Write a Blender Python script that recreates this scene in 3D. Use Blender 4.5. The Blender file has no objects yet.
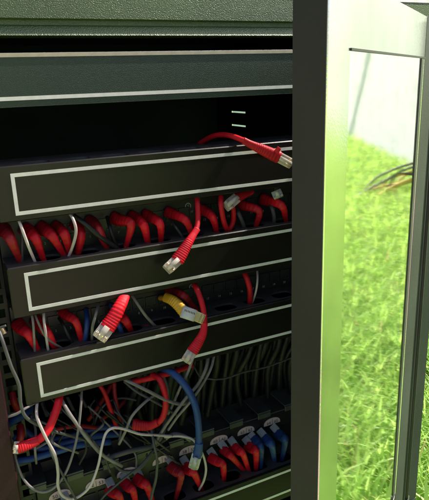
import bpy, math, random
import numpy as np
from mathutils import Vector, Matrix
random.seed(7); rng = np.random.default_rng(11)
S = bpy.context.scene
COL = S.collection
GZ = 0.60                       # the lawn lies at z = 0; rack coordinates are measured from 0.60 m up

# ------------------------------------------------------------------ camera
CC = Vector((-0.0549, -0.5070, 0.0694))
YAW, PIT, ROL, FPX = 0.4488, 0.2893, -0.0361, 567.78
F = Vector((math.sin(YAW)*math.cos(PIT), math.cos(YAW)*math.cos(PIT), -math.sin(PIT)))
R0 = Vector((math.cos(YAW), -math.sin(YAW), 0)); U0 = R0.cross(F)
RR = R0*math.cos(ROL) + U0*math.sin(ROL); UU = -R0*math.sin(ROL) + U0*math.cos(ROL)
cd = bpy.data.cameras.new('camera'); cam = bpy.data.objects.new('camera', cd); COL.objects.link(cam)
M = Matrix((RR, UU, -F)).transposed().to_4x4(); M.translation = CC + Vector((0, 0, GZ)); cam.matrix_world = M
cd.sensor_fit = 'HORIZONTAL'; cd.sensor_width = 36; cd.lens = 36*FPX/429
cd.clip_start = 0.02; cd.clip_end = 500
S.camera = cam

def ray(x, y): return (F + RR*((x-214.5)/FPX) - UU*((y-250)/FPX)).normalized()
def at(x, y, Y):
    """measured photo point -> rack coordinates on the plane of depth Y"""
    d = ray(x, y); return CC + d*((Y-CC.y)/d.y)

# ------------------------------------------------------------------ mesh helpers
class MB:
    def __init__(s): s.v = []; s.f = []; s.sm = []
    def add(s, vs, fs, smooth=False):
        n = len(s.v); s.v += [tuple(v) for v in vs]
        for f in fs: s.f.append(tuple(i+n for i in f)); s.sm.append(smooth)
    def box(s, x0, x1, y0, y1, z0, z1, b=0.0):
        if b <= 0:
            vs = [(x, y, z) for x in (x0, x1) for y in (y0, y1) for z in (z0, z1)]
            s.add(vs, [(0,1,3,2),(4,6,7,5),(0,4,5,1),(2,3,7,6),(0,2,6,4),(1,5,7,3)]); return s
        # chamfered box
        vs = []; idx = {}
        X, Y, Z = (x0, x1), (y0, y1), (z0, z1)
        for i in (0,1):
            for j in (0,1):
                for k in (0,1):
                    sx, sy, sz = (1-2*i)*b, (1-2*j)*b, (1-2*k)*b
                    for a in range(3):
                        p = [X[i]+sx, Y[j]+sy, Z[k]+sz]; p[a] = (X[i], Y[j], Z[k])[a]
                        idx[(i,j,k,a)] = len(vs); vs.append(p)
        fs = []
        for a, (o1, o2) in enumerate(((1,2),(0,2),(0,1))):
            for sgn in (0,1):
                def key(p, q, a=a, o1=o1, o2=o2, sgn=sgn):
                    c = [0,0,0]; c[a] = sgn; c[o1] = p; c[o2] = q; return idx[(c[0],c[1],c[2],a)]
                fs.append([key(0,0), key(1,0), key(1,1), key(0,1)])
        for a in range(3):
            o1, o2 = [q for q in range(3) if q != a]
            for p in (0,1):
                for q in (0,1):
                    def k2(t, ax):
                        c = [0,0,0]; c[a] = t; c[o1] = p; c[o2] = q; return idx[(c[0],c[1],c[2],ax)]
                    fs.append([k2(0,o1), k2(1,o1), k2(1,o2), k2(0,o2)])
        for i in (0,1):
            for j in (0,1):
                for k in (0,1): fs.append([idx[(i,j,k,a)] for a in range(3)])
        s.add(vs, fs); return s
    def sweep(s, pts, prof, n=10, sup=2.0, up=None, cap=True, smooth=True):
        """sweep a super-ellipse of half sizes prof(t)=(a,b) along pts; side axis a is across the view"""
        P = [Vector(p) for p in pts]; m = len(P); vs = []; fs = []
        prev = None
        for i, p in enumerate(P):
            T = (P[min(i+1, m-1)] - P[max(i-1, 0)]).normalized()
            if prev is None:
                u = (up or (CC - p)).normalized(); A = T.cross(u)
                if A.length < 1e-4: A = T.orthogonal()
                A.normalize()
            else:
                A = prev - T*prev.dot(T)
                A = A.normalized() if A.length > 1e-6 else T.orthogonal().normalized()
            prev = A; B = A.cross(T)
            a, b = prof(i/(m-1))
            for k in range(n):
                th = 2*math.pi*(k+.5)/n; c, q = math.cos(th), math.sin(th)
                ca = math.copysign(abs(c)**(2/sup), c); sa = math.copysign(abs(q)**(2/sup), q)
                vs.append(p + A*(a*ca) + B*(b*sa))
        for i in range(m-1):
            for k in range(n):
                k2 = (k+1) % n; fs.append((i*n+k, i*n+k2, (i+1)*n+k2, (i+1)*n+k))
        if cap: fs.append(tuple(range(n-1, -1, -1))); fs.append(tuple(range((m-1)*n, m*n)))
        s.add(vs, fs, smooth); return s
    def tube(s, pts, r, n=9, **k): return s.sweep(pts, lambda t: (r, r), n, **k)

def spline(pts, per=8):
    P = [Vector(p) for p in pts]
    if len(P) < 3: return [P[0].lerp(P[-1], i/per) for i in range(per+1)]
    Q = [P[0]*2-P[1]] + P + [P[-1]*2-P[-2]]; out = []
    for i in range(1, len(Q)-2):
        p0, p1, p2, p3 = Q[i-1:i+3]
        for j in range(per):
            t = j/per
            out.append(.5*((2*p1) + (p2-p0)*t + (2*p0-5*p1+4*p2-p3)*t*t + (3*p1-p0-3*p2+p3)*t**3))
    out.append(P[-1]); return out

BASE = {}
def thing(name, loc, label, cat, group=None, kind=None):
    o = bpy.data.objects.new(name, None); COL.objects.link(o); o.empty_display_size = .02
    loc = Vector(loc); o.location = loc + Vector((0,0,GZ)); BASE[o] = loc
    if label: o['label'] = label
    if cat: o['category'] = cat
    if group: o['group'] = group
    if kind: o['kind'] = kind
    return o
def obj(name, mb, mat, parent=None, label=None, cat=None, group=None, kind=None, base=None):
    me = bpy.data.meshes.new(name)
    b = BASE[parent] if parent else Vector(base or (0,0,0))
    me.from_pydata([(v[0]-b.x, v[1]-b.y, v[2]-b.z) for v in mb.v], [], mb.f)
    me.polygons.foreach_set('use_smooth', mb.sm)
    me.materials.append(mat); me.validate(); me.update()
    import bmesh
    bm = bmesh.new(); bm.from_mesh(me); bmesh.ops.recalc_face_normals(bm, faces=bm.faces); bm.to_mesh(me); bm.free()
    o = bpy.data.objects.new(name, me); COL.objects.link(o)
    if parent: o.parent = parent; BASE[o] = b
    else: o.location = b + Vector((0,0,GZ)); BASE[o] = b
    for k, v in (('label',label),('category',cat),('group',group),('kind',kind)):
        if v: o[k] = v
    return o
def dup_mesh(o, parent, shift):
    c = o.copy(); COL.objects.link(c); c.parent = parent; c.location = o.location + Vector(shift); BASE[c] = BASE[o]; return c

# ------------------------------------------------------------------ materials
def new_mat(name):
    m = bpy.data.materials.new(name); m.use_nodes = True; nt = m.node_tree
    return m, nt, nt.nodes['Principled BSDF']
def setp(b, **k):
    for n, v in k.items(): b.inputs[n.replace('_', ' ')].default_value = v
def coords(nt, scale=(1,1,1)):
    tc = nt.nodes.new('ShaderNodeTexCoord'); mp = nt.nodes.new('ShaderNodeMapping')
    mp.inputs['Scale'].default_value = scale; nt.links.new(tc.outputs['Object'], mp.inputs['Vector']); return mp.outputs['Vector']
def noise(nt, vec, scale, detail=3, rough=.5):
    n = nt.nodes.new('ShaderNodeTexNoise'); n.inputs['Scale'].default_value = scale
    n.inputs['Detail'].default_value = detail; n.inputs['Roughness'].default_value = rough
    nt.links.new(vec, n.inputs['Vector']); return n.outputs['Fac']
def ramp(nt, fac, stops):
    r = nt.nodes.new('ShaderNodeValToRGB'); e = r.color_ramp.elements
    while len(e) < len(stops): e.new(.5)
    for q, (p, c) in zip(e, stops): q.position = p; q.color = (*c, 1)
    nt.links.new(fac, r.inputs['Fac']); return r.outputs['Color']
def bump(nt, b, h, strength, dist):
    n = nt.nodes.new('ShaderNodeBump'); n.inputs['Strength'].default_value = strength; n.inputs['Distance'].default_value = dist
    nt.links.new(h, n.inputs['Height']); nt.links.new(n.outputs['Normal'], b.inputs['Normal'])

def plain(name, col, rough=.5, var=.12, sc=60, spec=.5, bmp=0, bsc=300, ov=0):
    m, nt, b = new_mat(name); v = coords(nt)
    f = noise(nt, v, sc, 4)
    c = ramp(nt, f, [(.3, tuple(x*(1-var) for x in col)), (.7, tuple(min(1, x*(1+var)) for x in col))])
    if ov:
        oi = nt.nodes.new('ShaderNodeObjectInfo'); mr = nt.nodes.new('ShaderNodeMapRange'); mr.inputs['To Min'].default_value = 1-ov; mr.inputs['To Max'].default_value = 1+ov
        nt.links.new(oi.outputs['Random'], mr.inputs['Value']); hs = nt.nodes.new('ShaderNodeHueSaturation'); nt.links.new(mr.outputs[0], hs.inputs['Value']); nt.links.new(c, hs.inputs['Color']); c = hs.outputs['Color']
        r2 = ramp(nt, noise(nt, v, 130, 4, .7), [(.35, (rough-.1,)*3), (.7, (min(1, rough+.2),)*3)]); nt.links.new(r2, b.inputs['Roughness'])
    nt.links.new(c, b.inputs['Base Color']); setp(b, Roughness=rough); b.inputs['Specular IOR Level'].default_value = spec
    if bmp: bump(nt, b, noise(nt, v, bsc, 2), bmp, .001)
    return m
def powder(name, col, rough, strength, sc=640, spec=.5):
    m, nt, b = new_mat(name); v = coords(nt)
    n1 = noise(nt, v, sc, 1.5, .5); n2 = noise(nt, v, 9, 3)
    c = ramp(nt, n2, [(.3, tuple(x*.8 for x in col)), (.7, tuple(x*1.25 for x in col))])
    nt.links.new(c, b.inputs['Base Color']); setp(b, Roughness=rough); b.inputs['Specular IOR Level'].default_value = spec
    bump(nt, b, n1, strength, .0012); return m

M_POW = powder('black_powder_coat', (.012,.014,.011), .36, .5)
M_POWF = powder('powder_coat_edge', (.025,.0195,.0195), .55, .12, spec=.18)
M_STILE = powder('powder_coat_stile', (.040,.046,.038), .62, .15, 600, .25)
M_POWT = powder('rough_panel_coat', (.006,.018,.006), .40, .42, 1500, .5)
M_COVERB = plain('cover_plastic_dark', (.005,.0048,.0045), .5, .25, 25, .15, .06, 900)
M_BACKP = powder('back_panel_paint', (.016,.030,.031), .6, .1)
M_POWM = powder('powder_coat_red_reflection', (.026,.006,.011), .5, .2, spec=.2)  # red reflection on the left post painted into its base colour
M_POWL = powder('powder_coat_lintel', (.034,.062,.010), .44, .6, 1000, .75)  # green of the reflected surroundings mixed into the lintel's base colour
M_DOOR = powder('door_powder_coat', (.76,.755,.745), .17, .09, 620)
M_DOOR.node_tree.nodes['Principled BSDF'].inputs['Metallic'].default_value = 1.0
M_COVER = plain('cover_plastic', (.0062,.0044,.0030), .34, .25, 25, .36, .06, 900)
M_BLACK = plain('black_metal', (.010,.0105,.0105), .5, .3, 80)
M_FING = plain('finger_plastic', (.034,.034,.032), .45, .25, 60, .5, .1, 500)
M_TRAY = plain('tray_plastic', (.042,.038,.037), .5, .3, 60, .5, .1, 500)
M_PANEL = plain('patch_panel_black', (.010,.0075,.0078), .42, .3, 60)
M_PORT = plain('port_plastic', (.014,.016,.017), .35, .2, 90)
M_WHITE = plain('white_ink', (.58,.545,.515), .6, .07, 140)
M_TAN = plain('tan_ink', (.36,.30,.22), .6, .1, 140)
M_GREYINK = plain('grey_ink', (.42,.42,.40), .6, .1, 200)
M_TAG = plain('tag_paper', (.58,.41,.37), .6, .08, 120)
M_INK = plain('dark_ink', (.03,.025,.025), .6)
M_RED = plain('red_pvc', (.44,.0045,.012), .5, .18, 90, .25, ov=.22)
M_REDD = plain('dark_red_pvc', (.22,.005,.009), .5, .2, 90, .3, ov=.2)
M_BLUE = plain('blue_pvc', (.012,.040,.145), .5, .15, 90, .35, ov=.25)
M_GREY = plain('grey_pvc', (.145,.126,.118), .5, .2, 70, .4, ov=.25)
M_DGREY = plain('dark_grey_pvc', (.045,.042,.041), .5, .2, 70, .4, ov=.25)
M_PALE = plain('pale_pvc', (.40,.33,.315), .5, .12, 70, .4, ov=.12)
M_BLK = plain('black_pvc', (.0085,.0085,.008), .5, .3, 70, .35, ov=.35)
M_YEL = plain('yellow_pvc', (.52,.27,.012), .5, .12, 90, .4)
M_GOLD, _nt, _b = new_mat('gold_contacts'); setp(_b, Base_Color=(.75,.5,.2,1), Metallic=1, Roughness=.3)
_c = ramp(_nt, noise(_nt, coords(_nt), 400), [(.3,(.6,.38,.14)),(.7,(.85,.6,.28))]); _nt.links.new(_c, _b.inputs['Base Color'])
def clear(name, col, tr):
    m, nt, b = new_mat(name); v = coords(nt)
    c = ramp(nt, noise(nt, v, 180), [(.3, tuple(x*.85 for x in col)), (.7, col)]); nt.links.new(c, b.inputs['Base Color'])
    setp(b, Roughness=.18, IOR=1.45); b.inputs['Transmission Weight'].default_value = tr; return m
M_CLEAR = clear('clear_plastic', (.80,.70,.60), .55)
M_CLEARY = clear('clear_plastic_yellow', (.80,.66,.22), .5)
M_CLEARD = clear('clear_plastic_dull', (.22,.18,.15), .3)
M_CLEARG = clear('clear_plastic_grey', (.62,.60,.56), .4)
M_WRAP = plain('white_wrap', (.50,.47,.455), .5, .08, 300)
M_STEEL = plain('grey_steel', (.16,.155,.15), .4, .2, 90)
M_CONC = plain('concrete', (.33,.32,.30), .85, .2, 14, .3, .5, 90)
M_SHADOW = plain('shadow_grey', (.24,.27,.31), .7, .10, 8)  # grey of the wall strip that stands for a shadow
M_HOSEY = plain('yellow_hose', (.50,.36,.05), .6, .3, 12)
M_HOSEK = plain('black_hose', (.08,.085,.05), .6, .3, 12)

# tinted mirror glass
M_GLASS, _nt, _b = new_mat('tinted_reflective_glass')
setp(_b, Metallic=1.0, Roughness=.042)
_v = coords(_nt); _c = ramp(_nt, noise(_nt, _v, 14, 4), [(.3,(.93,.93,.93)),(.7,(.97,.96,.97))]); _nt.links.new(_c, _b.inputs['Base Color'])
bump(_nt, _b, noise(_nt, coords(_nt, (1,1,2.5)), 22, 2), .03, .0009)

# white wall with rain streaks
M_WALL, _nt, _b = new_mat('white_wall_paint')
_s = noise(_nt, coords(_nt, (2.2,2.2,.22)), 2.2, 5, .6); _g = noise(_nt, coords(_nt), 9, 5, .6)
_mx = _nt.nodes.new('ShaderNodeMath'); _mx.operation = 'MULTIPLY'; _nt.links.new(_s, _mx.inputs[0]); _nt.links.new(_g, _mx.inputs[1])
_c = ramp(_nt, _mx.outputs[0], [(.12,(.52,.49,.50)),(.21,(.72,.69,.715)),(.4,(.79,.765,.79))]); _nt.links.new(_c, _b.inputs['Base Color'])
setp(_b, Roughness=.85); bump(_nt, _b, _g, .3, .004)

# lawn
M_LAWN, _nt, _b = new_mat('lawn_soil')
_v = coords(_nt); _c = ramp(_nt, noise(_nt, _v, 6, 6, .65), [(.3,(.30,.50,.10)),(.6,(.40,.62,.13)),(.8,(.44,.66,.16))])
_nt.links.new(_c, _b.inputs['Base Color']); setp(_b, Roughness=.9); bump(_nt, _b, noise(_nt, _v, 60, 4), .6, .02)
M_GRASS, _nt, _b = new_mat('grass_blades')
_a = _nt.nodes.new('ShaderNodeAttribute'); _a.attribute_name = 'Col'
_nt.links.new(_a.outputs['Color'], _b.inputs['Base Color']); setp(_b, Roughness=.45)
_t = _nt.nodes.new('ShaderNodeBsdfTranslucent'); _nt.links.new(_a.outputs['Color'], _t.inputs['Color'])
_m = _nt.nodes.new('ShaderNodeMixShader'); _m.inputs[0].default_value = .62
_nt.links.new(_b.outputs[0], _m.inputs[1]); _nt.links.new(_t.outputs[0], _m.inputs[2])
_nt.links.new(_m.outputs[0], _nt.nodes['Material Output'].inputs['Surface'])
M_BOUNCE = plain('bounce_brown', (.30,.20,.18), .9, .3, 5, .3, .5, 40)  # colour of the unseen ground patch that warms the reflections

# ------------------------------------------------------------------ light
SUN_AZ, SUN_EL = math.radians(95), math.radians(46)
w = bpy.data.worlds.new('World'); S.world = w; w.use_nodes = True; nt = w.node_tree
bg = nt.nodes['Background']; sky = nt.nodes.new('ShaderNodeTexSky'); sky.sky_type = 'NISHITA'; sky.sun_disc = False
sky.sun_elevation = SUN_EL; sky.sun_rotation = SUN_AZ; sky.dust_density = 3.0; sky.ozone_density = .6; sky.air_density = 1.0
nt.links.new(sky.outputs[0], bg.inputs[0]); bg.inputs[1].default_value = .15
ld = bpy.data.lights.new('sun', 'SUN'); ld.energy = 5; ld.angle = math.radians(.5); ld.color = (1, .95, .86)
sun = bpy.data.objects.new('sun', ld); COL.objects.link(sun)
sd = Vector((math.sin(SUN_AZ)*math.cos(SUN_EL), math.cos(SUN_AZ)*math.cos(SUN_EL), math.sin(SUN_EL)))
sun.rotation_euler = sd.to_track_quat('Z', 'Y').to_euler(); sun.location = (3, 0, 5)
S.view_settings.view_transform = 'Standard'; S.view_settings.look = 'None'; S.view_settings.exposure = 0; S.view_settings.gamma = 1; S.cycles.film_exposure = 1.8
S.render.engine = 'CYCLES'; S.cycles.max_bounces = 8; S.cycles.use_denoising = True

# ------------------------------------------------------------------ the ground
g = MB(); g.add([(-150,-150,-.6),(150,-150,-.6),(150,150,-.6),(-150,150,-.6)], [(0,1,2,3)])
obj('ground', g, M_LAWN, kind='structure')
e = MB(); e.add([(-2.6,-5,-.596),(.62,-5,-.596),(.40,-.62,-.596),(-2.4,-.55,-.596)], [(0,1,2,3)])
obj('path', e, M_BOUNCE, kind='structure')  # unseen brown patch added to tint reflections and bounce light on the covers

def grass(n, area, hmin, hmax, wmin, wmax):
    """area(n) -> x, y arrays"""
    x, y = area(n); n = len(x)
    h = rng.uniform(hmin, hmax, n); wd = rng.uniform(wmin, wmax, n); yaw = rng.uniform(0, 2*np.pi, n)
    lean = rng.uniform(.2, 1.7, n); bend = rng.uniform(.2, 1.1, n)
    t = np.array([0, .35, .7, 1.0]); wt = np.array([.75, 1.0, .7, 0])
    ang = lean[:, None]*.6 + bend[:, None]*t[None]*1.1
    dz = np.cos(ang)*h[:, None]/3; dr = np.sin(ang)*h[:, None]/3
    z = np.concatenate([np.zeros((n,1)), np.cumsum(dz[:, :3], 1)], 1); r = np.concatenate([np.zeros((n,1)), np.cumsum(dr[:, :3], 1)], 1)
    cx, sx = np.cos(yaw)[:, None], np.sin(yaw)[:, None]
    px = x[:, None] + r*cx; py = y[:, None] + r*sx
    hw = wd[:, None]*wt[None]*.5
    L = np.stack([px - hw*sx, py + hw*cx, z], 2); Rr = np.stack([px + hw*sx, py - hw*cx, z + .15*hw], 2)
    V = np.zeros((n, 7, 3)); V[:, 0:6:2] = L[:, :3]; V[:, 1:6:2] = Rr[:, :3]; V[:, 6] = L[:, 3]
    k = rng.random(n); d = rng.random(n)
    base = np.stack([.40 + .18*k, .66 + .12*k, .13 + .05*k], 1)*(0.72 + .36*d)[:, None]
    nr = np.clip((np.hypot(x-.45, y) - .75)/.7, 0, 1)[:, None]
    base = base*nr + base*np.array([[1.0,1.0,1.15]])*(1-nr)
    dry = rng.random(n) < .05; base[dry] = np.stack([.42+0*k, .37+0*k, .16+0*k], 1)[dry]*(.6+.5*d[dry])[:, None]
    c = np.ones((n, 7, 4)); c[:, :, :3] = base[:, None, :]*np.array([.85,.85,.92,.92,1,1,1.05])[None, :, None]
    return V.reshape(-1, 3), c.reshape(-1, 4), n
def sector(r0, r1, a0, a1, ox=.5, oy=0.):
    def f(n):
        r = np.sqrt(rng.uniform(r0*r0, r1*r1, n)); a = np.radians(rng.uniform(a0, a1, n))
        x = ox + r*np.sin(a); y = oy + r*np.cos(a)
        k = ~((x > -.06) & (x < .515) & (y > -.01) & (y < .62)) & (y < 1.63 + (x-4.0)*.17)
        k &= ~((x < .40 - .05*y) & (x > -2.5) & (y < -.58))
        return x[k], y[k]
    return f
sets = [grass(14000, sector(.0, .9, 15, 165), .05, .11, .003, .007),
        grass(34000, sector(.5, 1.8, 30, 110), .05, .11, .003, .007),
        grass(24000, sector(1.7, 3.2, 45, 85), .05, .12, .004, .008),
        grass(22000, sector(3.1, 5.2, 52, 78), .06, .15, .005, .010),
        grass(9000, sector(5.0, 9.0, 58, 80), .07, .20, .008, .016),
        grass(9000, sector(.0, 3.0, 180, 360, -.05, .0), .06, .14, .006, .012),
        grass(7000, sector(.9, 4.5, 85, 200), .06, .14, .007, .013)]
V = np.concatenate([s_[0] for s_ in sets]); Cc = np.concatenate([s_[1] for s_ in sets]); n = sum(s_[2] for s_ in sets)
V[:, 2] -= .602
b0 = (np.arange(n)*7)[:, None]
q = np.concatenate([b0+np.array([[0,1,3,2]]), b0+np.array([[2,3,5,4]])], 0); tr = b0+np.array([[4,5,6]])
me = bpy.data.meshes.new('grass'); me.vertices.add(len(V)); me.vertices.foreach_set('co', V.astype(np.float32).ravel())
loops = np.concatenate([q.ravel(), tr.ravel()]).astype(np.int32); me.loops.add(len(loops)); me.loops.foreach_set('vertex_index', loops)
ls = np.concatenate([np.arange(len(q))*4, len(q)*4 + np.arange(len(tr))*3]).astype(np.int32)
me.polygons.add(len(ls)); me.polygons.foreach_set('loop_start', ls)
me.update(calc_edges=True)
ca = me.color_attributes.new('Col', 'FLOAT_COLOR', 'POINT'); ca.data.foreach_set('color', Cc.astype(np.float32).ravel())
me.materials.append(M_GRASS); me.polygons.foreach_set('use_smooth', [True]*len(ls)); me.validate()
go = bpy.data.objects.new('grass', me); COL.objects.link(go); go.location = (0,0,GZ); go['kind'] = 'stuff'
go['label'] = 'lush bright green lawn grass around the rack cabinet'; go['category'] = 'grass'

# ------------------------------------------------------------------ white wall, shadow strip, hose
A = Vector((4.0, 1.66, -.6)); wd_ = Vector((1, .17, 0)).normalized(); wn = Vector((wd_.y, -wd_.x, 0))
wl = MB()
def wpt(s, o, z): return A + wd_*s - wn*o + Vector((0,0,z))
P8 = [wpt(s, o, z) for s in (-3.1, 9.0) for o in (0, .18) for z in (0, 3.0)]
wl.add(P8, [(0,1,3,2),(4,6,7,5),(0,4,5,1),(2,3,7,6),(0,2,6,4),(1,5,7,3)])
t_ = thing('boundary_wall', A, 'tall white painted wall with rain streaks at the far edge of the lawn', 'wall')
obj('wall_face', wl, M_WALL, t_)
cp = MB(); P8 = [wpt(s, o, z) for s in (-3.14, 9.04) for o in (-.05, .23) for z in (3.002, 3.09)]
cp.add(P8, [(0,1,3,2),(4,6,7,5),(0,4,5,1),(2,3,7,6),(0,2,6,4),(1,5,7,3)])
obj('coping', cp, M_CONC, t_)
DA = math.radians(54); DU = Vector((math.sin(DA), math.cos(DA), 0)); DN = Vector((math.cos(DA), -math.sin(DA), 0)); HNG = Vector((.482, 0, 0))
def mirror_hit(x, y, o=0.0):
    d = ray(x, y); t = ((HNG-CC).dot(DN))/d.dot(DN); P = CC + d*t; r = d - DN*(2*d.dot(DN))
    Q = A + wn*o; return P + r*((Q-P).dot(wn)/r.dot(wn))
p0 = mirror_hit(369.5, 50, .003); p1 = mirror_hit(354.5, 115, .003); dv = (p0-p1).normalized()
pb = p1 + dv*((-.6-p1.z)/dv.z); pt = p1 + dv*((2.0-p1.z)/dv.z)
t_ = thing('shadow_strip', pb, 'flat grey strip standing in for a slanted shadow on the white wall', 'strip')  # thin grey strip added in place of the slanted shadow band
def strip(z0, z1, hw, th):
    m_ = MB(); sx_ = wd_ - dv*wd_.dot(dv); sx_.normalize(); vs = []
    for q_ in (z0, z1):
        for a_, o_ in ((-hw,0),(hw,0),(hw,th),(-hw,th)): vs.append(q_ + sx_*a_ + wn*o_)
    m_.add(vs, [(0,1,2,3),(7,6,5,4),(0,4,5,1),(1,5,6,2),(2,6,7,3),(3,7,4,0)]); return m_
obj('strip_face', strip(pb, pt, .040, .004), M_SHADOW, t_)
obj('strip_end', strip(pt+dv*.001, pt+dv*.03, .042, .006), M_STEEL, t_)
HC = Vector((2.70, 1.20, -.60)); vd = Vector((.87, .5, 0))
t_ = thing('garden_hose', (HC.x, HC.y, -.6), 'coil of black and yellow garden hose lying on the lawn', 'hose')
sd_ = Vector((.5, -.87, 0))
hm, hk = MB(), MB()
for i in range(9):
    rad, tilt, off = rng.uniform(.18,.29), rng.uniform(.35,1.0), rng.uniform(-.20,.04)
    bx_ = (Vector((0,0,1))*math.sin(tilt) + vd*math.cos(tilt)); ph, wob = rng.uniform(0,6), rng.uniform(.05,.16)
    pts = [HC + vd*off + sd_*(rad*.2*math.sin(i*2.1)) + sd_*(rad*(1+wob*math.sin(2*a+ph))*math.cos(a)) + bx_*(rad*(1+wob*math.cos(3*a+ph))*math.sin(a)) for a in np.linspace(0, 2*math.pi, 41)]
    pts = [Vector((p.x, p.y, max(p.z, -.588))) for p in pts]
    (hk if i % 3 == 1 else hm).tube(pts, .0075, 7)
obj('hose_loops', hm, M_HOSEY, t_); obj('hose_loops', hk, M_HOSEK, t_, label='black loops of the hose coil')

# ------------------------------------------------------------------ rack cabinet
XL, XR = -.0315, .487           # inner edges of the front posts
CAB = thing('rack_cabinet', (.228, .3, -.6), 'open black steel network rack cabinet standing on the lawn', 'cabinet')
fr = MB(); fr.box(-.055, XL, 0, .022, -.53, .1422, .0012); obj('front_post', fr, M_POWM, CAB)
fr = MB(); fr.box(XR, .507, 0, .022, -.534, .1422, .0012); obj('front_post', fr, M_STILE, CAB)
# lintel: profile extruded along x (y, z)
prof = [(.000,.1422),(.000,.1232),(.0055,.1222),(.0055,.1185),(.0042,.1172),(.0004,.1100),(.022,.1094),(.022,.1422)]
ln = MB(); k = len(prof)
ln.add([(x, y, z) for x in (XL+.0005, XR-.0005) for y, z in prof], [tuple(range(k)), tuple(range(2*k-1, k-1, -1))] + [(i, (i+1) % k, k+(i+1) % k, k+i) for i in range(k)])
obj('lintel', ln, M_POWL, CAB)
sl = MB(); sl.box(-.055, XR+.02, 0, .022, -.56, -.5345, .0012); obj('sill', sl, M_POW, CAB)
sp = MB(); sp.box(-.0552, -.0532, .0215, .62, -.5595, .1432); obj('side_panel', sp, M_POW, CAB)
sp = MB()                        # right side panel with ventilation slots cut through it
yv = (.494, .553); zs = [.0075 - .0265*i for i in range(0, 8)]
sp.box(.5052, .5068, .0215, yv[0], -.5595, .1432); sp.box(.5052, .5068, yv[1], .62, -.5595, .1432)
edges = [.1432] + sum([[z+.0016, z-.0016] for z in zs], []) + [-.5595]
for i in range(0, len(edges), 2): sp.box(.5052, .5068, yv[0], yv[1], edges[i+1], edges[i])
obj('side_panel', sp, M_POW, CAB, label='side panel with a column of ventilation slots')
bk = MB(); bk.box(-.0548, .5064, .6195, .6215, -.5605, .1428); obj('back_panel', bk, M_BACKP, CAB)
tp = MB(); tp.box(-.0555, .5075, .0005, .6225, .1424, .1444); obj('top_panel', tp, M_POW, CAB)
bt = MB(); bt.box(-.053, .505, .0225, .62, -.559, -.557); obj('bottom_panel', bt, M_BLACK, CAB)
for x in (-.0295, .4705):        # mounting rails with square holes
    rl = MB(); w_ = .0155
    for z0 in np.arange(-.55, .13, .0148): rl.box(x, x+w_, .046, .048, z0, z0+.006); rl.box(x, x+.003, .0462, .0478, z0+.006, z0+.0148); rl.box(x+w_-.003, x+w_, .0462, .0478, z0+.006, z0+.0148)
    obj('mounting_rail', rl, M_BLACK, CAB)
for x in (-.04, .42):
    for y in (.05, .53): obj('foot_block', MB().box(x, x+.07, y, y+.07, -.6, -.5605, .004), M_CONC, CAB)

# door, hinged on the right post and standing part open
def dpt(u, n, z): return HNG + DU*u + DN*n + Vector((0,0,z))
def dbox(mb, u0, u1, n0, n1, z0, z1, b=0):
    t = MB().box(u0, u1, n0, n1, z0, z1, b); mb.add([dpt(*v) for v in t.v], t.f)
L, TH, ZT, ZB = -.4215, -.0190, .1245, -.505
GL, GR, GT, GB = -.3765, -.085, .0852, -.455
dr = MB()
outer = [(L,ZB),(-.0195,ZB),(-.0195,ZT),(L,ZT)]; inner = [(GL,GB),(GR,GB),(GR,GT),(GL,GT)]
ch = .0009; outf = [(L+ch,ZB+ch),(-.0195,ZB+ch),(-.0195,ZT-ch),(L+ch,ZT-ch)]
vs = [dpt(u,0,z) for u,z in outf] + [dpt(u,0,z) for u,z in inner] + [dpt(u,-.0065,z) for u,z in inner] + [dpt(u,-ch,z) for u,z in outer] + [dpt(u,TH,z) for u,z in outer] + [dpt(u,TH,z) for u,z in inner] 
fs = []
for k in range(4):
    j = (k+1) % 4
    fs += [(k,j,4+j,4+k), (4+k,4+j,8+j,8+k), (12+k,12+j,j,k), (16+k,16+j,12+j,12+k), (20+k,20+j,16+j,16+k), (8+k,8+j,20+j,20+k)]
dr.add(vs, fs)
DOOR = obj('cabinet_door', dr, M_DOOR, CAB, label='half open door of the cabinet with reflective tinted glass')
em = MB(); dbox(em, L-.0016, L-.0002, TH-.0002, -.0004, ZB, ZT); obj('edge_flange', em, M_POWF, DOOR)
gm = MB(); dbox(gm, GL-.001, GR+.001, -.0055, -.0003, GB-.001, GT+.001); obj('door_glass', gm, M_GLASS, DOOR)
gk = MB(); dbox(gk, GL+.0001, GR-.0001, -.0002, .0010, GT-.0013, GT+.0002); obj('glass_gasket', gk, M_BLACK, DOOR)
st = MB()                        # bevelled hinge stile
u0, u1 = GR+.0004, -.060
pr = [(u0,.0002),(u1,.0056),(u1+.0015,.0056),(u1+.0015,.0002)]
k = len(pr); st.add([dpt(u, n_, z) for z in (ZB, ZT) for u, n_ in pr], [tuple(range(k)), tuple(range(2*k-1, k-1, -1))] + [(i, (i+1) % k, k+(i+1) % k, k+i) for i in range(k)])
obj('hinge_stile', st, M_STILE, DOOR)
sg = MB().tube([dpt(-.0560, .0050, z) for z in (ZT-.003, 0, -.2, -.38, ZB+.004)], .0011, 8); obj('door_seal', sg, M_BLACK, DOOR)
rm = MB(); dbox(rm, -.0500, -.0480, .0002, .0076, ZB+.003, ZT-.001, .0004); obj('rim_strip', rm, M_STILE, DOOR)
hg = MB(); dbox(hg, -.0420, -.0395, .0002, .0108, ZB+.014, ZT-.002); obj('gap_shade_strip', hg, M_BLACK, DOOR)  # black strip put in for the dark gap between door and post
hb = MB(); dbox(hb, -.0470, -.030, .0003, .0112, ZB+.001, ZB+.0135, .0015); obj('hinge_bracket', hb, M_STILE, DOOR)

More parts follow.
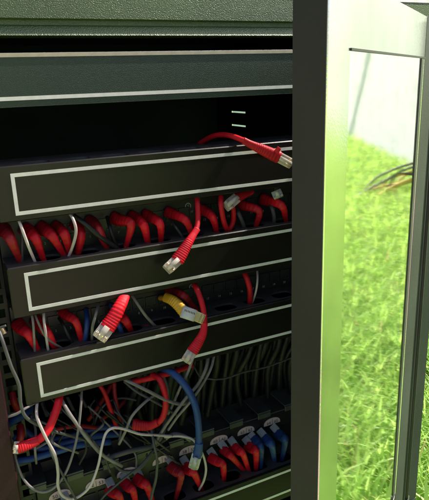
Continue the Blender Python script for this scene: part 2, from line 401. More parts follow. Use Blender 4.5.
# ------------------------------------------------------------------ rack units
CX0, CX1 = -.0137, .4690
def frame_strip(mb, x0, x1, z0, z1, w_, y):
    mb.box(x0, x1, y, y+.0006, z1-w_, z1); mb.box(x0, x1, y, y+.0006, z0, z0+w_)
    mb.box(x0, x0+w_, y+.00001, y+.0006, z0+w_, z1-w_); mb.box(x1-w_, x1, y+.00001, y+.0006, z0+w_, z1-w_)
def slotted(mb, x0, x1, y0, y1, z, pitch=.037, w_=.026, d=.019, yc=.0185, th=.0022):
    nC = int((x1-x0)/pitch); e0 = x0 + ((x1-x0)-nC*pitch)/2
    mb.add([(x0,y0,z),(e0,y0,z),(e0,y1,z),(x0,y1,z)], [(0,1,2,3)]); mb.add([(e0+nC*pitch,y0,z),(x1,y0,z),(x1,y1,z),(e0+nC*pitch,y1,z)], [(0,1,2,3)])
    N = 24
    for i in range(nC):
        a, b = e0+i*pitch, e0+(i+1)*pitch; c = (a+b)/2; ou = []; inn = []
        for k in range(N):
            th_ = 2*math.pi*k/N; cx, sy = math.cos(th_), math.sin(th_)
            m_ = max(abs(cx)/(b-c), abs(sy)/((yc-y0) if sy < 0 else (y1-yc)), 1e-9); ou.append((c+cx/m_, yc+sy/m_, z))
            inn.append((c + math.copysign(abs(cx)**.7, cx)*w_/2, yc + math.copysign(abs(sy)**.7, sy)*d/2, z))
        lo = [(p[0], p[1], z-th) for p in inn]
        fs = [(k, (k+1) % N, N+(k+1) % N, N+k) for k in range(N)] + [(N+k, N+(k+1) % N, 2*N+(k+1) % N, 2*N+k) for k in range(N)]
        mb.add(ou+inn+lo, fs)
        # corners of the cell left open by the radial outline
        for (X_, Y_) in ((a,y0),(b,y0),(b,y1),(a,y1)):
            s_ = sorted(ou, key=lambda p: (p[0]-X_)**2+(p[1]-Y_)**2)[:2]
            if all((p[0]-X_)**2+(p[1]-Y_)**2 > 1e-12 for p in s_): mb.add([(X_,Y_,z), s_[0], s_[1]], [(0,1,2)])
def manager(z, label, tray=True, lab_h=.0363, lx0=0.0, ink=None, top=.0065, bot=-.0415, material=None, matink=None, y=0.0):
    t = thing('cable_manager', ((CX0+CX1)/2, y, z+bot), label, 'cable manager', 'one unit cable managers with labelled covers')
    cv = MB().box(CX0, CX1, y, y+.004, z+bot, z+top, .0009 if tray else .0002); c = obj('cover', cv, material or M_COVER, t)
    lb = MB(); frame_strip(lb, lx0, .4554, z-lab_h, z, .0031, y-.0004); obj('label_outline', lb, matink or M_WHITE, c)
    if tray:
        tr_ = MB(); slotted(tr_, CX0+.001, CX1-.001, y+.0041, .060, z+top-.0008)
        obj('slotted_tray', tr_, M_TRAY, t)
        lw = MB(); lw.box(CX0+.001, CX1-.001, y+.0041, .060, z+bot+.001, z+bot+.0025); obj('tray_floor', lw, M_TRAY, t)
        bw = MB(); bw.box(CX0+.001, CX1-.001, .0602, .0615, z+bot+.001, z+top-.001); obj('tray_back', bw, M_BLACK, t)
    return t
U2 = .0889
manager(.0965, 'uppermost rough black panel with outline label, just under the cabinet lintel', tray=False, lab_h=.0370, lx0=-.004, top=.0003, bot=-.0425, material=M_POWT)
manager(0, 'black outlined cover under the deep dark gap, a red cord lying over it')
manager(-U2, 'black cover with white outline label between the two uppermost rows of ports')
manager(-2*U2, 'black cover with white outline label directly above the tangle of loose cables')
manager(-4.5*U2, 'lowest black cover with outline label, only its top right corner seen', lab_h=.0330, material=M_COVERB)
# tan upper edge of the topmost label
tn = MB().box(-.0035, .455, .0965*0-.0006, -.00045, .0936, .0963)
obj('label_edge', tn, M_TAN, [o for o in COL.objects if o.name.startswith('cover')][0])

FONTS = {}
def text(mb, s, x, z, size, y, cx=True):
    if s not in FONTS:
        cu = bpy.data.curves.new('lettering', 'FONT'); cu.body = s; cu.size = 1; cu.resolution_u = 3
        o = bpy.data.objects.new('lettering', cu); COL.objects.link(o); dg = bpy.context.evaluated_depsgraph_get(); dg.update()
        me_ = bpy.data.meshes.new_from_object(o.evaluated_get(dg))
        FONTS[s] = ([tuple(v.co) for v in me_.vertices], [tuple(p.vertices) for p in me_.polygons])
        bpy.data.objects.remove(o); bpy.data.curves.remove(cu); bpy.data.meshes.remove(me_)
    vs, fs = FONTS[s]
    w_ = max(v[0] for v in vs)*size if vs else 0
    mb.add([(x + v[0]*size - (w_/2 if cx else 0), y, z + v[1]*size) for v in vs], fs)

def patch_panel(zc, label, first):
    """24 jacks, face at Y=.04; zc is the height of the printed numbers"""
    t = thing('patch_bay', (.2277, .045, zc-.008), label, 'patch bay', 'patch bays of network jacks')
    bd = MB().box(CX0, CX1, .040, .043, zc-.014, zc+.034, .0006); body = obj('panel_face', bd, M_PANEL, t)
    X = [.1976 + .0147*(i-12) - (.0085 if i < 12 else 0) for i in range(24)]
    proto = None
    for i, x in enumerate(X):
        if proto is None:
            pm_ = MB(); x0, x1, z0, z1 = x-.0066, x+.0066, zc+.0045, zc+.0165
            pm_.box(x0, x0+.0012, .0385, .0399, z0, z1); pm_.box(x1-.0012, x1, .0385, .0399, z0, z1)
            pm_.box(x0+.0012, x1-.0012, .0385, .0399, z1-.0014, z1); pm_.box(x0+.0012, x0+.0042, .0385, .0399, z0, z0+.0016); pm_.box(x1-.0042, x1-.0012, .0385, .0399, z0, z0+.0016)
            pm_.box(x0+.0012, x1-.0012, .0396, .03995, z0, z1-.0014)
            proto = obj('port', pm_, M_PORT, t); x_first = x
        else: dup_mesh(proto, t, (x-x_first, 0, 0))
    nm = MB()
    for i, x in enumerate(X): text(nm, str(i+first), x, zc-.0012, .0036, .03975)
    obj('port_numbers', nm, M_GREYINK, t)
    sy = MB()
    for k in range(20):
        a0, a1 = 2*math.pi*k/20, 2*math.pi*(k+1)/20; c_ = (.1790, zc+.0175)
        sy.add([(c_[0]+r*math.cos(a), .0397, c_[1]+r*math.sin(a)) for a, r in ((a0,.0026),(a1,.0026),(a1,.0035),(a0,.0035))], [(0,1,2,3)])
    text(sy, '5', .1790, zc+.0160, .0042, .03965); text(sy, 'CAT.5E', .1798, zc+.0100, .0029, .0397)
    obj('panel_emblem', sy, M_GREYINK, t)
    return t
patch_panel(-.0750, 'black patch panel with mostly red cords plugged in, below the topmost white outlined cover', 1)
patch_panel(-.1669, 'black patch panel with many empty numbered jacks, above the lowest full outlined cover', 1)

# lowest patch panel with paper tags and a fingered duct over it
YP = .040
t = thing('patch_bay', (.2277, .045, -.40), 'lowest black patch panel with pale half round number tags over its plugs', 'patch bay')
bd = MB().box(CX0, CX1, YP, YP+.003, -.4035, -.3445, .0006); obj('panel_face', bd, M_PANEL, t)
LBL = [at(x, y, YP-.0004) for x, y in ((60,495),(96,484),(127,472.5),(162,460.5),(188.5,450.5),(219,440),(246,431),(272,422))]
for i, p in enumerate(LBL):
    tg = MB(); nseg = 14; hw, hh = .0122, .0092
    half = [(-hw*math.cos(math.pi*k/nseg), -.004 + hh*math.sin(math.pi*k/nseg)**.7) for k in range(nseg+1)]
    pts = [(p.x+a, YP-.0008, p.z+b+.001) for a, b in half]
    back = [(q_[0], YP-.0001, q_[2]) for q_ in pts]; m_ = len(pts)
    tg.add(pts+back, [tuple(range(m_)), tuple(range(2*m_-1, m_-1, -1))] + [(k, (k+1) % m_, m_+(k+1) % m_, m_+k) for k in range(m_)])
    tag = obj('number_tag', tg, M_TAG, t)
    tx = MB(); text(tx, str(50+2*i), p.x-.0055, p.z-.0016, .0060, YP-.0012); text(tx, str(51+2*i), p.x+.0055, p.z-.0016, .0060, YP-.0012)
    tx.box(p.x-.0002, p.x+.0002, YP-.0012, YP-.001, p.z-.0028, p.z+.0048)
    obj('tag_number', tx, M_INK, tag)
PX = []
for i, p in enumerate(LBL):
    for s_ in (-.0092, .0092): PX.append(p.x+s_)
proto = None
for i, x in enumerate(PX):
    if proto is None:
        pm_ = MB(); x0, x1, z0, z1 = x-.0075, x+.0075, -.3845, -.3685
        for b_ in ((x0,x0+.001,z0,z1),(x1-.001,x1,z0,z1),(x0+.001,x1-.001,z1-.0012,z1),(x0+.001,x1-.001,z0,z0+.0012)): pm_.box(b_[0], b_[1], YP-.0015, YP-.0001, b_[2], b_[3])
        pm_.box(x0+.001, x1-.001, YP-.0004, YP-.0002, z0+.0012, z1-.0012); proto = obj('port', pm_, M_PORT, t); x_f = x
    else: dup_mesh(proto, t, (x-x_f, 0, LBL[i//2].z-LBL[0].z))
t = thing('cable_duct', (.2277, .05, -.335), 'black cable duct with flat square fingers above the tagged patch panel', 'cable duct')
bd = MB().box(CX0, CX1, .066, .069, -.345, -.3300); obj('duct_back', bd, M_BLACK, t)
fl = MB().box(CX0, CX1, .041, .066, -.3443, -.3425); obj('duct_floor', fl, M_TRAY, t)
proto = None
FX = [-.0125 + .0394*i for i in range(12)]
for i, x in enumerate(FX):
    if proto is None:
        fm = MB(); fm.box(x-.0095, x+.0095, .0275, .0655, -.3295, -.3275, .0004); fm.box(x-.0090, x+.0090, .0270, .0290, -.3365, -.3297, .0005); proto = obj('duct_finger', fm, M_FING, t); x_f = x
    else: dup_mesh(proto, t, (x-x_f, 0, 0))

# ------------------------------------------------------------------ cables
def boot_prof(w0, w1, ribs):
    def f(t):
        q_ = min(1, max(0, (t-.15)/.8)); s_ = w0 + (w1-w0)*q_
        if ribs and .32 < t < .95: s_ *= 1 + .028*max(-1, min(1, 2.5*math.sin((t-.18)*ribs*1.5*2*math.pi/.77)))
        return (s_, s_*.92)
    return f
def add_boot(root, path, mat, w0=.0058, w1=.0034, ribs=6):
    n_ = 5 if len(path) > 2 else 24
    P = spline(path, max(8, 72//(len(path)-1)))
    return obj('boot', MB().sweep(P, boot_prof(w0, w1, ribs), 12, 3.2), mat, root)
def add_plug(root, a, b, w_=.0056, mat=None, latch=True, gold=True):
    a, b = Vector(a), Vector(b); P = [a.lerp(b, k/6) for k in range(7)]
    pm_ = MB().sweep(P, lambda t: (w_*(1 if t < .85 else .93), w_*.66), 8, 7, smooth=False)
    pg = obj('plug', pm_, mat or M_CLEAR, root)
    T = (b-a).normalized(); V_ = (CC-a).normalized(); Sx = T.cross(V_).normalized(); N_ = Sx.cross(T)
    if N_.dot(V_) < 0: N_ = -N_
    gm_ = MB()
    for k in range(8 if gold else 0):
        o_ = Sx*((k-3.5)*w_*.22); p_ = a.lerp(b, .62)+o_+N_*(w_*.69); q_ = a.lerp(b, .97)+o_+N_*(w_*.69)
        gm_.sweep([p_, q_], lambda t: (w_*.06, .0002), 4)
    if gold: obj('contacts', gm_, M_GOLD, pg)
    if latch:
        l0 = b+N_*(w_*.7); l1 = a+N_*(w_*1.25)+T*.001
        obj('latch', MB().sweep([l0, l0.lerp(l1,.5)+N_*.0006, l1], lambda t: (w_*.42, .0007), 6, 5), mat or M_CLEAR, pg)
    return pg
def P3(lst): return [at(*q_) if not isinstance(q_, Vector) else q_ for q_ in lst]
def cable(label, pts, r, mat, group=None, name='network_cable', boot=None, plug=None, bw=(.0058,.0034), bmat=None, ribs=6, pmat=None, latch=True, pw=.0056):
    P = P3(pts); root = thing(name, P[0], label, 'cable', group)
    obj('cable', MB().tube(spline(P, 8), r*(.86 if r < .0024 else .95), 10), mat, root)
    if boot: add_boot(root, P3(boot), bmat or mat, bw[0], bw[1], ribs)
    if plug: a, b = P3(plug); add_plug(root, a, b, pw, pmat, latch)
    return root
def plugged(label, pts, mat, group, ztray, name='patch_cable', w0=.0065, w1=.0027, r=.0025, yend=.019, y0=.037, ymid=.010, yport=.0385, zport=None):
    """a boot leaving its jack, bending over and running down through the tray slot"""
    (xa, ya), (xb, yb), (xc, yc) = pts
    w0 *= rng.uniform(.84, 1.08); w1 *= rng.uniform(.92, 1.12); ymid += rng.uniform(-.004, .004)
    a, b, c = at(xa, ya, y0-.008), at(xb, yb, ymid), at(xc, yc, yend)
    root = thing(name, c, label, 'cable', group)
    st_ = Vector((a.x-.001, yport, a.z))
    if zport: st_ = Vector((a.x-.0005, .030, a.z)); a = st_.lerp(b, .45) + Vector((0,-.003,.001))
    add_boot(root, [st_, a, b, c], mat, w0, w1, int(rng.integers(5, 9)))
    dn = [c + (b-c)*.08, c + (c-b).normalized()*.01, Vector((c.x, c.y+.004, ztray-.014)), Vector((c.x+.01, c.y+.012, ztray-.030))]
    obj('cable', MB().tube(spline(dn, 6), r, 10), mat, root)
    if zport: add_plug(root, Vector((a.x, .0385, a.z+.0030)), Vector((a.x, .0265, a.z+.0018)), .0047, M_CLEARG, False, False)
    else: add_plug(root, st_+Vector((0,.0004,0)), st_+Vector((0,-.004,0)), .0058, None, False)
    return root
ZT1, ZT2, ZT5 = -U2+.0065, -2*U2+.0065, -.392
g1 = 'red cords plugged into the upper row of jacks'
row1 = [((5,231),(11,240),(20,261),'leftmost red cord in the upper row of jacks, dim in the corner'),
        ((29,232),(36,239),(43,258),'second red cord of the upper row, beside the pale pink cable'),
        ((45,230),(53,237),(64,255),'long slanting third red cord of the upper row, left of the white cable'),
        ((59,229),(65,235),(70,253),'fourth red cord of the upper row, partly behind the white cable'),
        ((78,227),(81,236),(78,253),'fifth red cord of the upper row, right of the white cable'),
        ((93,223),(99,231),(107,248),'dark red cord in the upper row behind two crossing black cables'),
        ((119,220),(131,224),(126,247),'broad red cord in the upper row right of the black cables'),
        ((136,218),(144,226),(148,244),'thin red cord in the upper row, left one of a close pair'),
        ((150,217),(160,224),(161,242),'red cord in the upper row, right one of a close pair'),
        ((173,214),(186,221),(193,238),'red cord in the upper row just left of the round emblem'),
        ((205,211),(213,218),(217,233),'red cord in the upper row plugged in right of the round emblem'),
        ((245,206),(259,211),(256,226),'red cord of the upper row arching over between two dark grey cables'),
        ((269,201),(282,206),(286,221),'red cord of the upper row next to the door edge')]
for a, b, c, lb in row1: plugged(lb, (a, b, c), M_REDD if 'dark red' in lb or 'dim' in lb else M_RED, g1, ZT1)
# loop with clear plug at 230,203
cable('red cord hanging in a loop, a clear plug lying across it in the upper row', [(221,196,.012),(221,206,.006),(224,222,.008),(228,230,.014),(233,222,.016),(233,208,.014),(228,199,.016)], .0029, M_RED, g1, 'patch_cable')
cable('red cord ending in a clear plug, tucked up under the topmost outlined cover', [(252,192,.02),(247,193,.016),(243,195,.013)], .0029, M_RED, g1, 'patch_cable', boot=[(250,192.5,.018),(243,195,.014),(235,199,.010)], plug=[(236,198.5,.010),(226,207,.006)], bw=(.0034,.0052))
cable('short beige plug end sticking up by the door edge in the upper row', [(277,188,.02),(277,191,.016),(278,194,.012)], .003, M_GREY, None, 'patch_cable', plug=[(276,191,.014),(279,198,.010)], pmat=M_CLEARG)
# dangling red cord, upper
cable('red cord hanging down in front of the second outlined cover, plug pointing down left', [(197,192,.012),(197.5,204,.004),(198,220,-.004),(196,231,-.010)], .0028, M_RED, None, 'patch_cable',
      boot=[(197,229,-.010),(190,240,-.014),(184,250,-.016),(177,261,-.017)], plug=[(178,259.5,-.017),(166.5,270,-.019)], bw=(.0034,.0066), ribs=9)
# cord lying over the topmost cover
rt = cable('red cord lying over the top edge of the topmost outlined cover, plug towards the door', [(196,147,.062),(206,139.5,.045),(218,135,.025),(231,136,.008),(245,141,-.006)], .0029, M_RED, None, 'patch_cable',
      boot=[(243,140.5,-.005),(254,146,-.008),(264,150.5,-.010),(278,157,-.012)], plug=[(276.5,156,-.012),(290.5,163.5,-.013)], bw=(.0036,.0064), ribs=8)
obj('boot_tab', MB().sweep(spline([at(275.5,154.5,-.014), at(277.5,150.5,-.017), at(279.5,147.5,-.018)], 5), lambda t: (.0030-.0008*t, .0020), 8, 4), M_RED, rt)
# grey and white cables, upper row
cable('pale pink cable running down in front of the leftmost red cords of the upper row', [(17,216,.012),(21,226,.002),(28,245,.003),(36,264,.014)], .0016, M_PALE)
cable('dark grey cable behind the pale pink one at the left of the upper row', [(20,220,.02),(22,236,.014),(22,250,.014),(22,264,.018)], .0016, M_DGREY)
cable('white cable bowing outwards between red cords of the upper row', [(67,210,.014),(73,219,.000),(76,231,-.002),(73,245,.004),(68,258,.014)], .0016, M_PALE)
cable('thick black cable slanting down right across the upper row', [(74,216,.018),(84,223,.010),(98,235,.008),(118,249,.014)], .0026, M_BLK)
cable('shorter black cable meeting the slanting black one in the upper row', [(107,217,.030),(110,228,.016),(114,240,.016),(118,250,.020)], .0022, M_BLK)
cable('thin grey cable slanting to the dangling red boot in the upper row', [(170,218,.035),(175,226,.016),(180,233,.014),(186,243,.018)], .0016, M_DGREY)
cable('dark grey cable left of the arching red cord in the upper row', [(236,208,.030),(239,214,.014),(243,224,.014),(245,231,.018)], .0024, M_DGREY)
cable('dark grey cable right of the arching red cord in the upper row', [(269,203,.030),(272,208,.016),(274,216,.014),(274,225,.018)], .0024, M_DGREY)

# second row
g2 = 'red cords plugged into the lower numbered row of jacks'
row2 = [((21,328),(29,335),(39,353),'leftmost red cord in the second row, left of the thin pale cables'),
        ((40,325),(48,334),(56,350),'red cord in the second row half hidden by the white cable'),
        ((66,315),(76,322),(82,343),'bright red cord in the second row beside the blue cable'),
        ((118,314),(126,321),(132,333),'red cord in the second row behind the big dangling red plug'),
        ((174,292),(184,296),(193,306),'dark red cord in the second row behind the yellow one')]
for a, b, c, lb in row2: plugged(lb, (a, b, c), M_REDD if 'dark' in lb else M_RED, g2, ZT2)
cable('small stub of red cable right of the big dangling red plug in the second row', [(143,326,.02),(149,326.5,.016),(154,327.5,.020)], .0022, M_REDD)
cable('white cable hanging straight down at the left of the second row', [(44,308,.012),(44,320,.003),(46,335,.003),(49,356,.014)], .0015, M_PALE)
cable('straight thin grey cable at the left of the second row', [(31,310,.014),(33,322,.006),(34,336,.006),(35,354,.016)], .0014, M_GREY)
cable('grey cable curving away to the right behind the white one in the second row', [(34,311,.016),(38,322,.008),(47,338,.008),(63,349,.018)], .0014, M_GREY)
cable('black cable slanting between the red cords of the second row', [(59,318,.030),(64,326,.016),(69,337,.014),(74,346,.018)], .0020, M_BLK)
cable('blue cable beside the bright red cord in the second row', [(86,309,.030),(87,320,.016),(86,332,.014),(84,345,.018)], .0028, M_BLUE)
cable('beige cable bowing left of the big dangling red plug', [(99,303,.018),(96,314,.004),(92.5,327,.004),(92,344,.016)], .0017, M_GREY)
cable('blue cable peeping out behind the big dangling red plug', [(111,304,.034),(115,317,.018),(120,328,.014),(123,338,.020)], .0028, M_BLUE)
cable('grey cable slanting down right from under the second cover, beside the big red plug', [(130,292,.016),(137,303,.006),(146,316,.006),(158,329,.016)], .0018, M_GREY)
cable('big red boot and clear plug dangling in the left half of the second row', [(131,285,.030),(129,289,.020),(126,293,.010)], .0029, M_RED, None, 'patch_cable',
      boot=[(127,290,.014),(123.5,299,.001),(119,308,-.006),(113,319,-.008),(107,328,-.009)], plug=[(108,326,-.009),(98.5,339,-.011)], bw=(.0050,.0078), ribs=8, pw=.0074)
cable('thin white cable beside the upright red cord at the right of the second row', [(257,268,.022),(257.5,279,.012),(256,291,.010),(252,304,.018)], .0014, M_PALE)
cable('upright red cord dropping into a tray slot at the right of the second row', [(242,268,.026),(246,276,.014),(249.5,288,.010),(250,300,.014),(249,308,.020)], .0032, M_RED, None, 'patch_cable')
# yellow cord with white wrapped plug
rt = cable('yellow cord with a white wrapped label and plug in the second row', [(160,298,.036),(165,298,.024),(169,299,.014)], .0030, M_YEL, None, 'patch_cable',
           boot=[(166,297.5,.020),(172,300,.012),(178,305,.006),(184,312,.002)], bw=(.0052,.0058), ribs=6)
wr = MB().sweep([at(182.5,311.5,.001), at(188,313.4,-.003), at(195.5,316,-.008)], lambda t: (.0066-.0004*t, .0046), 16, 5); wp = obj('label_wrap', wr, M_WRAP, rt)
wt = MB()
for k in range(7):
    p_ = at(185.2+1.55*k, 310.2+.55*k, -.0145); wt.box(p_.x-.0004, p_.x+.0004, p_.y, p_.y+.0002, p_.z-.0013, p_.z+.0010)
obj('printed_marks', wt, M_INK, wp)
add_plug(rt, at(193,315,-.006), at(204,319.5,-.012), .0054, M_CLEARY, False)
# long red cord over third cover
cable('long red cord hanging from the emblem over the third outlined cover, plug pointing down', [(193,282,.020),(196,287,.006),(200,297,-.002),(203,308,-.008),(204.5,320,-.012),(204,327,-.014)], .0031, M_RED, None, 'patch_cable',
      boot=[(204.5,323,-.013),(203,333,-.016),(198.5,342,-.018),(192,352,-.019)], plug=[(192.5,351,-.019),(185.5,362,-.020)], bw=(.0036,.0060), ribs=9)
# left edge items
cable('grey cable with a worn plug end at the far left beside the second row', [(-14,332,.0),(-4,329,-.002),(6,325.5,-.004)], .0013, M_DGREY, None, 'network_cable', plug=[(-4,334,.004),(5,330,.002)], pmat=M_CLEARD, latch=False, pw=.0034)
cable('dark grey cable hanging down the far left past the ends of the covers', [(-2,328,.004),(3,342,-.004),(11,366,-.008),(19,385,-.010),(21,405,-.010),(28,419,-.008),(50,430,.000),(68,435,.006),(92,442,.016)], .0019, M_DGREY)

# tangle under the third cover
cable('thick red cord bending left with gold plug contacts near the left post', [(60,394,.010),(57,408,-.002),(50,426,-.008),(42,437,-.010),(32,443,-.010)], .0042, M_RED, None, 'patch_cable',
      boot=[(38,440,-.010),(31,443.5,-.010),(24,446,-.010),(18,448,-.009)], bw=(.0046,.0052), ribs=5, plug=[(19,447.5,-.009),(13.5,447.5,-.008)], bmat=M_RED)
gb = 'blue cables bundled behind the tangle'
cable('blue cable lowest in the bundle behind the thick red cord', [(10,462,.034),(30,459,.030),(55,452,.028),(80,445,.030),(110,442,.036)], .0038, M_BLUE, gb)
cable('blue cable in the middle of the bundle behind the thick red cord', [(12,436,.05),(38,448,.036),(62,444,.034),(90,437,.034),(120,434,.040)], .0038, M_BLUE, gb)
cable('blue cable uppermost in the bundle behind the thin grey cables', [(12,420,.06),(40,440,.046),(70,436,.040),(100,428,.040),(150,424,.046)], .0036, M_BLUE, gb)
cable('upper left blue cable running into the dark beside the left post', [(8,424,.05),(14,420,.046),(24,414,.05),(30,408,.06)], .0048, M_BLUE, gb)
cable('red cable lying along the top of the blue bundle', [(44,434,.030),(62,428,.030),(80,426,.032),(98,428,.040)], .0024, M_REDD)
cable('short dark red boot in the corner above the thick red cord', [(12,392,.04),(14,402,.034),(18,410,.040)], .0036, M_REDD)
cable('small red boot pointing down behind the thick red cord', [(20,426,.03),(21,434,.020),(18,446,.020)], .0040, M_REDD)
gp = 'red cables hanging behind the tangle'
cable('red cable hanging steeply behind the tangle, left of a dark red one', [(98,382,.040),(105,394,.034),(110,408,.034),(117,428,.040)], .0026, M_RED, gp)
cable('dark red cable hanging steeply right beside a bright red one', [(114,382,.046),(115,396,.042),(118,412,.040),(122,430,.046)], .0026, M_REDD, gp)
cable('dim red cable slanting down left far back in the tangle', [(134,390,.075),(124,402,.070),(112,412,.068),(100,420,.07)], .0028, M_REDD, gp)
cable('dark red cable slanting down left in the darkest part of the tangle', [(112,384,.085),(104,398,.080),(96,410,.078),(88,420,.08)], .0028, M_REDD, gp)
cable('straight red cable right under the third outlined cover', [(132,382,.022),(150,378,.014),(170,373,.012),(192,365,.020)], .0034, M_RED, gp)
cable('red cord bending round in a loop under the third cover into a red boot', [(152,374,.014),(160,380,.002),(165,395,-.004),(165,410,-.004),(160,421,-.002),(150,425,.004)], .0034, M_RED, None, 'patch_cable',
      boot=[(158,422,-.002),(150,425.5,.004),(142,425.5,.010),(134,424,.016)], bw=(.0042,.0058), ribs=5)
cable('blue cord curving down in front of the tangle to a clear plug', [(160,369,.020),(170,371,.006),(184,384,-.010),(194,402,-.016),(198,420,-.016),(199,440,-.014),(198,452,-.012)], .0040, M_BLUE, None, 'patch_cable',
      boot=[(199,442,-.014),(198.5,449,-.013),(197,456,-.012)], bw=(.0046,.0054), ribs=0, plug=[(197.5,453,-.012),(193.5,467,-.010)], pmat=M_CLEARG, pw=.0058)
gw = None
cable('pale pink cable hanging in an S at the left, front of the tangle', [(38,398,.012),(36.5,410,-.006),(38,420,-.012),(46,438,-.014),(55,455,-.014),(58,472,-.012),(58,486,-.010),(63,496,-.006),(74,500,.0)], .0017, M_PALE)
cable('white cable rising in an arch over the middle of the tangle', [(66,500,.002),(78,497,-.004),(90,486,-.008),(98,466,-.010),(102,446,-.010),(106,433,-.010),(113,428,-.010),(124,429,-.008),(140,434,-.004),(156,435,.002),(172,436,.006)], .0016, M_PALE)
cable('white cable curling round the clear plug of the blue cord', [(164,437,.012),(178,436,.006),(190,438,.002),(196,443,.000),(203,455,.000),(206,468,.002),(204,480,.006),(199,490,.014)], .0016, M_PALE)
cable('grey cable hanging in a wide bow down the left of the tangle', [(82,388,.012),(81,404,.000),(79,424,-.004),(75,446,-.006),(67,470,-.008),(56,486,-.008),(44,492,-.006),(32,488,-.004),(22,476,.002),(15,456,.010),(14,444,.016)], .0015, M_GREY)
cable('grey cable slanting from under the third cover to the middle of the tangle', [(59,394,.014),(66,408,.000),(78,426,-.004),(92,444,-.004),(104,456,.002),(122,466,.010)], .0022, M_GREY)
cable('thin grey cable crossing the pale pink one low at the left', [(52,424,.010),(49,438,.000),(51,452,-.006),(60,470,-.010),(70,488,-.010),(78,504,-.006)], .0014, M_DGREY)
cable('grey cable running left from the third cover towards the post', [(36,402,.006),(26,408,.000),(16,414,.000),(2,418,.006)], .0016, M_GREY)
cable('thick dark grey cable lying across the duct fingers', [(102,461,.020),(114,456,.012),(130,451,.010),(152,446,.012),(166,438,.020)], .0030, M_DGREY)
cable('dark grey cable under the thick one over the duct fingers', [(108,454,.016),(114,464,.010),(124,471,.010),(140,468,.010),(152,452,.014)], .0020, M_DGREY)
cable('dark grey cable slanting down left across the number tags', [(154,450,.008),(140,466,.002),(122,480,.000),(106,494,.002),(98,504,.006)], .0015, M_DGREY)
cable('grey cable running down left from the red straight one', [(156,394,.010),(144,403,.000),(132,416,-.002),(126,430,.000),(119,444,.010)], .0018, M_GREY)
cable('pale grey cable running down right from under the third cover', [(122,378,.010),(134,384,.000),(150,392,-.006),(166,400,-.006),(182,404,.000),(192,398,.010)], .0022, M_GREY)
cable('darker grey cable just below the pale grey one', [(124,381,.016),(136,391,.008),(150,399,.004),(164,407,.006),(178,416,.012)], .0018, M_DGREY)
cable('thin grey arc looping through the dark left of centre', [(93,430,.05),(98,414,.045),(108,402,.045),(122,398,.05),(136,400,.05)], .0015, M_DGREY)
cable('thin grey cable in the dark left of the red steep ones', [(96,398,.06),(90,408,.055),(94,420,.055),(88,430,.06)], .0013, M_DGREY)
cable('grey cable from the hanging red plug down through the loop of red cord', [(193,358,-.004),(188,372,-.004),(180,388,.000),(174,402,.006),(168,414,.014)], .0018, M_GREY)
cable('grey cable sweeping down left behind the blue cord, left one of two', [(209,352,.010),(206,368,.000),(198,384,-.002),(186,398,-.004),(174,414,-.002),(164,428,.004),(154,444,.010)], .0021, M_GREY)
cable('grey cable sweeping down left behind the blue cord, right one of two', [(215,351,.012),(211,368,.004),(202,385,.002),(190,402,.000),(178,416,.004),(168,430,.010)], .0018, M_GREY)
cable('thin grey cable running right across the black hanging cables', [(193,364,.030),(200,376,.020),(212,379,.020),(226,378,.024),(244,372,.030),(266,367,.036),(296,356,.04)], .0013, M_DGREY)
cable('upright grey cable dropping between the number tags', [(151,428,.006),(154,444,-.004),(157,460,-.006),(156,478,-.006),(152,494,-.002),(150,506,.0)], .0018, M_DGREY)
cable('grey cable behind the red loop, close to the blue cord', [(161,370,.016),(166,382,.010),(168,392,.010),(165,404,.014)], .0018, M_DGREY)
cable('dark purple cable end lying between two duct fingers', [(152,446,.012),(160,438,.010),(164,428,.014),(166,418,.02)], .0030, M_DGREY)
cable('pale cable stub lying on a duct finger left of the blue cord', [(166,438,.016),(174,434,.012),(184,436,.014),(190,440,.02)], .0024, M_GREY)

for i in range(14):
    x0, y0 = rng.uniform(18, 130), rng.uniform(388, 420); x1, y1 = x0 + rng.uniform(-25, 75), rng.uniform(440, 474)
    pts = [(x0, y0, rng.uniform(.03,.06)), (x0*.7+x1*.3 + rng.uniform(-14,14), y0*.7+y1*.3, rng.uniform(.005,.04)), (x0*.3+x1*.7 + rng.uniform(-14,14), y0*.3+y1*.7, rng.uniform(.002,.03)), (x1, y1, rng.uniform(.01,.03))]
    cable('thin wire lost among the others in the tangle below the third cover', pts, rng.uniform(.0011,.0017), (M_DGREY, M_GREY, M_BLK)[i % 3], 'thin wires at the back of the tangle')
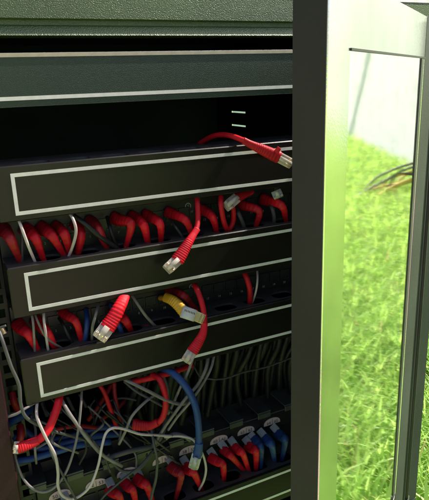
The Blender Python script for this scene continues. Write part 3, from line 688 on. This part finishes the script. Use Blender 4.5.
# black cables hanging in the gap
gk_ = 'black cables hanging in a curtain in the gap'
for i in range(84):
    x = .106 + .0040*i + rng.uniform(-.003,.003); y = .060 + .007*((i*7) % 5); r = rng.uniform(.0032,.0050)
    sw = .004 + .030*max(0, (i-24)/60)**1.3 + rng.uniform(-.006, .008)
    pts = [Vector((x + sw*1.6 + rng.uniform(-.010,.010), y, -.205)), Vector((x + sw*.9 + rng.uniform(-.005,.005), y-.004-.006*(i % 2), -.25)), Vector((x+rng.uniform(-.006,.006), y, -.29)), Vector((x+rng.uniform(-.004,.004), y+.004, -.335))]
    root = thing('black_cable', pts[-1], 'black cable hanging in the dark curtain of cables in the gap above the duct', 'cable', gk_)
    P = spline(pts, 24)
    obj('cable', MB().sweep(P, lambda t, r=r, ph=i: (r*(1+.04*math.sin(170*t+ph)*(ph % 4 == 0)), r*(1+.04*math.sin(170*t+ph)*(ph % 4 == 0))), 9), M_BLK, root)

# lowest row
g3 = 'red cords plugged into the tagged row of jacks'
row3 = [((66,506),(72,512),(78,524),'red cord in the tagged row at the lower left edge, below tag 50'),
        ((110,490),(119,496),(124,512),'red cord in the tagged row below and right of tag 52'),
        ((125,483),(133,491),(137,508),'left one of two bright red cords below the third number tag'),
        ((138,479),(147,486),(153,503),'right one of two bright red cords below the third number tag'),
        ((172,467),(181,476),(176,498),'curved dark red cord below the right edge of tag 56'),
        ((186,467),(194,473),(201,488),'red cord directly below the clear plug of the blue cord'),
        ((212,458),(223,465),(224,482),'red cord directly below the grey plug left of the blue row'),
        ((224,450),(232,457),(242,468),'slim red cord in the tagged row, left neighbour of a broad one'),
        ((234,447),(243,454),(249,471),'broad red cord in the middle of three in the tagged row'),
        ((249,446),(256,452),(256,469),'red cord in the tagged row just left of the blue ones')]
for a, b, c, lb in row3: plugged(lb, (a, b, c), M_REDD if 'dark' in lb else M_RED, g3, ZT5, zport=1)
g4 = 'blue cords plugged into the tagged row of jacks'
for a, b, c, lb in [((255,440),(261,449),(261,468),'thin blue cord right beside the last red cord of the tagged row'),
                    ((265,438),(272,446),(275,463),'dark blue cord in the middle of the three blue cords'),
                    ((278,433),(285,441),(282,460),'blue cord nearest to the door edge in the tagged row')]:
    plugged(lb, (a, b, c), M_BLUE, g4, ZT5, zport=1)
